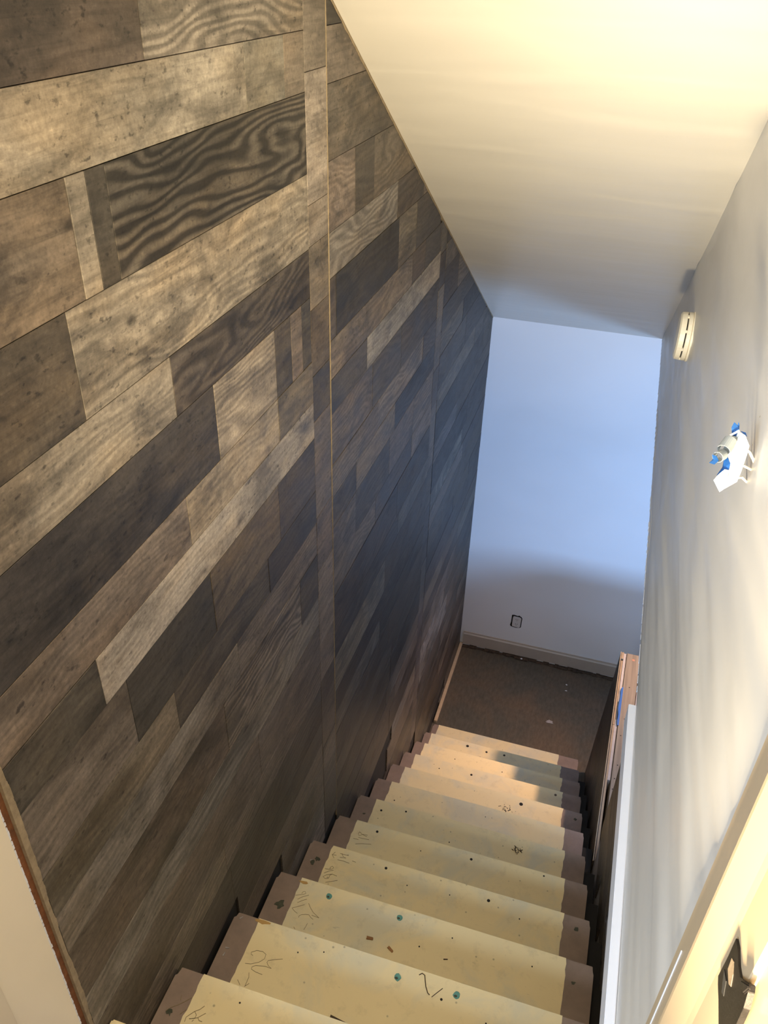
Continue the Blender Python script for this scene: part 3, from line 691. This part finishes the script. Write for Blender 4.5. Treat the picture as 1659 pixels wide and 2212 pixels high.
def crumbs(k, x, y, rad, n, lb):
    bm = bmesh.new()
    for i in range(n):
        a = rng.uniform(0, 6.28); r = rad*rng.random()**.6; l = rng.uniform(.004, .016); d = rng.uniform(0, 3.14)
        cx_, cy_ = x+r*math.cos(a), y+r*math.sin(a)*.7; wd = rng.uniform(.001, .003)
        c, s = math.cos(d), math.sin(d)
        prism(bm, [(cx_+p*c-q*s, cy_+p*s+q*c) for p, q in ((-l/2, -wd/2), (l/2, -wd/3), (l/2, wd/3), (-l/2, wd/2))], 2, k*H+.0010, k*H+.0010+rng.uniform(.001, .003))
    return tag(link('debris_pile', bm, M_DSTICK, None), lb, 'debris')
crumbs(6, .652, -1.553, .020, 16, 'small star-shaped heap of dark splinters on the mid stair tread')
crumbs(5, .577, -1.230, .032, 14, 'loose scatter of dark crumbs on the tread below the splinter heap')
crumbs(2, .128, -.60, .008, 4, 'few dark crumbs at the left end of a lower tread')
for k, x, y in ((10, .016, -2.51), (10, .022, -2.535), (11, .045, -2.80)):
    pass
for k, x, y, rt, lb in ((10, .022, -2.512, .9, 'pale curled flake at the wall end of the second tread, at its nosing'), (10, .022, -2.592, .2, 'pale flake lying lengthwise, the middle one of the second tread end'), (10, .021, -2.608, 1.4, 'pale flake nearest the camera on the taupe tread end'), (8, .028, -2.07, .5, 'pale flake beside green stains on a taupe tread end')):
    chip('paint_flake', k, x, y, .010, .004, .0015, rt, M_GYP, lb, 'debris', .4)

# ------------------------------------------------------------------ smoke detector
DY, DZ = -0.834, 3.024
det = empty('smoke_detector', (XR, DY, DZ), 'round ivory smoke detector high on the right wall by the ceiling', 'smoke detector')
def lathe_x(prof, seg=40, nm='x', mt=None, parent=None):
    """prof: (distance from the wall, radius)"""
    bm = bmesh.new(); rings = []
    for d, r in prof:
        rings.append([bm.verts.new((XR-d, DY+r*math.cos(2*math.pi*i/seg), DZ+r*math.sin(2*math.pi*i/seg))) for i in range(seg)])
    for a, b_ in zip(rings, rings[1:]):
        for i in range(seg): bm.faces.new((a[i], a[(i+1) % seg], b_[(i+1) % seg], b_[i]))
    bm.faces.new(rings[0]); bm.faces.new(rings[-1][::-1])
    return link(nm, bm, mt, parent)
RD = 0.077
lathe_x([(0, RD+.001), (.006, RD+.001), (.0065, RD-.003)], 44, 'mounting_plate', M_PLASTIC, det)
lathe_x([(.0065, RD-.004), (.0085, RD-.001), (.020, RD-.001), (.021, RD-.006)], 44, 'lower_housing', M_PLASTIC, det)
lathe_x([(.021, RD-.008), (.0245, RD-.008)], 44, 'vent_gap', M_BLACK, det)
lathe_x([(.0245, RD-.006), (.025, RD-.001), (.040, RD-.003), (.0445, RD-.011), (.0455, .034)], 44, 'cover', M_PLASTIC, det)
for i in range(8):
    a = 2*math.pi*(i+.3)/8; bm = bmesh.new()
    box(bm, XR-.0255, XR-.0205, -.004, .004, RD-.009, RD-.001)
    for v in bm.verts:
        y_, z_ = v.co.y, v.co.z; v.co.y = DY+y_*math.cos(a)-z_*math.sin(a); v.co.z = DZ+y_*math.sin(a)+z_*math.cos(a)
    link('vent_rib', bm, M_PLASTIC, det)

# ------------------------------------------------------------------ taped-up wires of the missing wall lamp
W0 = Vector((XR, -2.33, 3.41))
wl_ = empty('taped_wiring', W0, 'bundle of white wires wrapped in blue tape and paper sticking out of the right wall', 'wiring')
bm = bmesh.new()
pts = [(-2.300, 3.436), (-2.286, 3.452), (-2.296, 3.466), (-2.318, 3.462), (-2.326, 3.440), (-2.322, 3.424), (-2.306, 3.420)]
prism(bm, pts, 0, XR-0.0015, XR+0.0)
hg = link('wall_hole', bm, plain('torn_plaster', (0.42, 0.38, 0.27), 0.9, 0.5, 60), wl_)
for pts in ([(XR, -2.352, 3.416), (XR-.010, -2.350, 3.430), (XR-.020, -2.350, 3.437), (XR-.030, -2.356, 3.434), (XR-.036, -2.368, 3.420), (XR-.036, -2.376, 3.406)],
            [(XR, -2.350, 3.402), (XR-.014, -2.356, 3.410), (XR-.028, -2.368, 3.412), (XR-.036, -2.380, 3.410)],
            [(XR, -2.342, 3.376), (XR-.010, -2.348, 3.386), (XR-.022, -2.358, 3.388), (XR-.034, -2.368, 3.390)]):
    bm = bmesh.new(); tube(bm, pts, 0.0021, 8); link('wire', bm, M_WIRE, wl_, smooth=True)
FAC = [('paper_wrap','M_PAPER',[(0.8489,-2.3777,3.4734),(0.8579,-2.3739,3.468),(0.8667,-2.3782,3.4548),(0.8656,-2.3864,3.4437),(0.8618,-2.403,3.4219),(0.8587,-2.4128,3.4129),(0.8415,-2.4312,3.4081),(0.8436,-2.4224,3.4269),(0.8431,-2.4147,3.4413),(0.8443,-2.4062,3.4547),(0.8466,-2.3927,3.4673)]),('paper_wrap','M_PAPER',[(0.8472,-2.3761,3.4764),(0.8489,-2.3777,3.4734),(0.8466,-2.3927,3.4673),(0.8443,-2.4062,3.4547),(0.8431,-2.4147,3.4413),(0.8394,-2.3985,3.4444),(0.8407,-2.3871,3.4581),(0.8449,-2.381,3.465)]),('paper_wrap','M_PAPER',[(0.826,-2.425,3.4161),(0.8309,-2.4205,3.424),(0.8375,-2.4177,3.4324),(0.8429,-2.4196,3.4329),(0.8427,-2.4252,3.4214),(0.8415,-2.4312,3.4081),(0.8372,-2.4314,3.4025)]),('blue_tape','M_TAPE',[(0.8353,-2.4076,3.4297),(0.8351,-2.4029,3.4382),(0.838,-2.399,3.4444),(0.8434,-2.4128,3.4403),(0.8429,-2.418,3.4315),(0.8378,-2.416,3.4311),(0.8315,-2.4178,3.4222),(0.8293,-2.4165,3.4196)]),('blue_tape','M_TAPE',[(0.8361,-2.3814,3.4805),(0.8383,-2.3764,3.4867),(0.8438,-2.3732,3.4819),(0.8482,-2.3753,3.4754),(0.8449,-2.381,3.465),(0.8393,-2.381,3.4691)]),('blue_tape','M_TAPE',[(0.8449,-2.3688,3.4841),(0.847,-2.3703,3.481),(0.8479,-2.374,3.4755),(0.8447,-2.3728,3.4785)]),('blue_tape','M_TAPE',[(0.8496,-2.3726,3.4732),(0.8586,-2.3678,3.4692),(0.8615,-2.3705,3.4643),(0.8558,-2.3718,3.4682)]),('blue_tape','M_TAPE',[(0.8156,-2.4194,3.4531),(0.8219,-2.4168,3.4507),(0.8265,-2.4174,3.4443),(0.821,-2.426,3.4416),(0.813,-2.4307,3.4453),(0.8178,-2.4208,3.4466)]),('paper_fold','M_WIRE',[(0.8352,-2.3896,3.4728),(0.8466,-2.3802,3.478),(0.8484,-2.3809,3.4762),(0.8373,-2.3901,3.4714)])]
CUR = [('tape_curl',[(0.8384,-2.3898,3.4642),(0.8305,-2.4075,3.4566)],0.0086),('tape_curl',[(0.8311,-2.4056,3.4484),(0.824,-2.4174,3.4489)],0.0072),('tape_curl',[(0.8423,-2.3819,3.4667),(0.8412,-2.3901,3.4556)],0.005)]
MM = {'M_PAPER': M_PAPER, 'M_TAPE': M_TAPE, 'M_WIRE': M_WIRE}
cdir = -F_
for nm, mt, pts in FAC:
    bm = bmesh.new(); vs = [bm.verts.new(p) for p in pts]; cc = sum((Vector(p) for p in pts), Vector())/len(pts)
    cv = bm.verts.new(cc)
    for i in range(len(vs)): bm.faces.new((vs[i], vs[(i+1) % len(vs)], cv))
    r = bmesh.ops.extrude_face_region(bm, geom=bm.faces[:])
    for v in [g for g in r['geom'] if isinstance(g, bmesh.types.BMVert)]: v.co += Vector((-0.0004, -0.0007, 0.0004))
    link(nm, bm, MM[mt], wl_)
for nm, pts, rr in CUR:
    a, b_ = Vector(pts[0]), Vector(pts[1]); d = (b_-a).normalized(); u = d.orthogonal().normalized(); v_ = d.cross(u)
    bm = bmesh.new(); ring = {}
    for j, (r1, t0) in enumerate(((rr, 0), (rr-0.0007, 0))):
        for e, p in enumerate((a, b_)):
            ring[(j, e)] = [bm.verts.new(p+(u*math.cos(t)+v_*math.sin(t))*(r1+0.0012*i/20)) for i, t in enumerate([0.3+5.9*i/20 for i in range(21)])]
    for i in range(20):
        bm.faces.new((ring[(0,0)][i], ring[(0,0)][i+1], ring[(0,1)][i+1], ring[(0,1)][i]))
        bm.faces.new((ring[(1,0)][i+1], ring[(1,0)][i], ring[(1,1)][i], ring[(1,1)][i+1]))
        for e in (0, 1): bm.faces.new((ring[(0,e)][i], ring[(0,e)][i+1], ring[(1,e)][i+1], ring[(1,e)][i]))
    link(nm, bm, M_TAPEIN, wl_, smooth=False)
# ------------------------------------------------------------------ black strike plate on the right jamb
st = empty('strike_plate', (XR-0.0195, -3.05, 3.25), 'aged black strike plate with a curved lip on the right door jamb', 'strike plate')
PL = [(-3.014, 3.263), (-3.016, 3.234), (-3.015, 3.195), (-3.023, 3.193), (-3.038, 3.194), (-3.06, 3.192), (-3.068, 3.192), (-3.087, 3.234), (-3.088, 3.252), (-3.086, 3.276), (-3.08, 3.292), (-3.075, 3.296), (-3.056, 3.27), (-3.043, 3.266), (-3.025, 3.267)]
OP = [(-3.025, 3.247), (-3.032, 3.253), (-3.042, 3.249), (-3.049, 3.24), (-3.043, 3.233), (-3.028, 3.232)]
LP = [(-3.063, 3.279), (-3.079, 3.301), (-3.082, 3.299), (-3.078, 3.283), (-3.069, 3.279)]
SC = [(-3.022, 3.22), (-3.036, 3.225), (-3.045, 3.214), (-3.038, 3.208)]
bm = bmesh.new(); prism(bm, PL, 0, XR-0.0155, XR-0.0100); link('plate', bm, M_BLACKM, st, bevel=0.0004)
bm = bmesh.new(); prism(bm, OP, 0, XR-0.0159, XR-0.0150); link('latch_opening', bm, M_RAW, st)
bm = bmesh.new(); prism(bm, LP, 0, XR-0.0180, XR-0.0150); link('curved_lip', bm, M_BLACKM, st, bevel=0.0012)
bm = bmesh.new(); prism(bm, SC, 0, XR-0.0161, XR-0.0150); link('screw_recess', bm, M_BLACK, st)
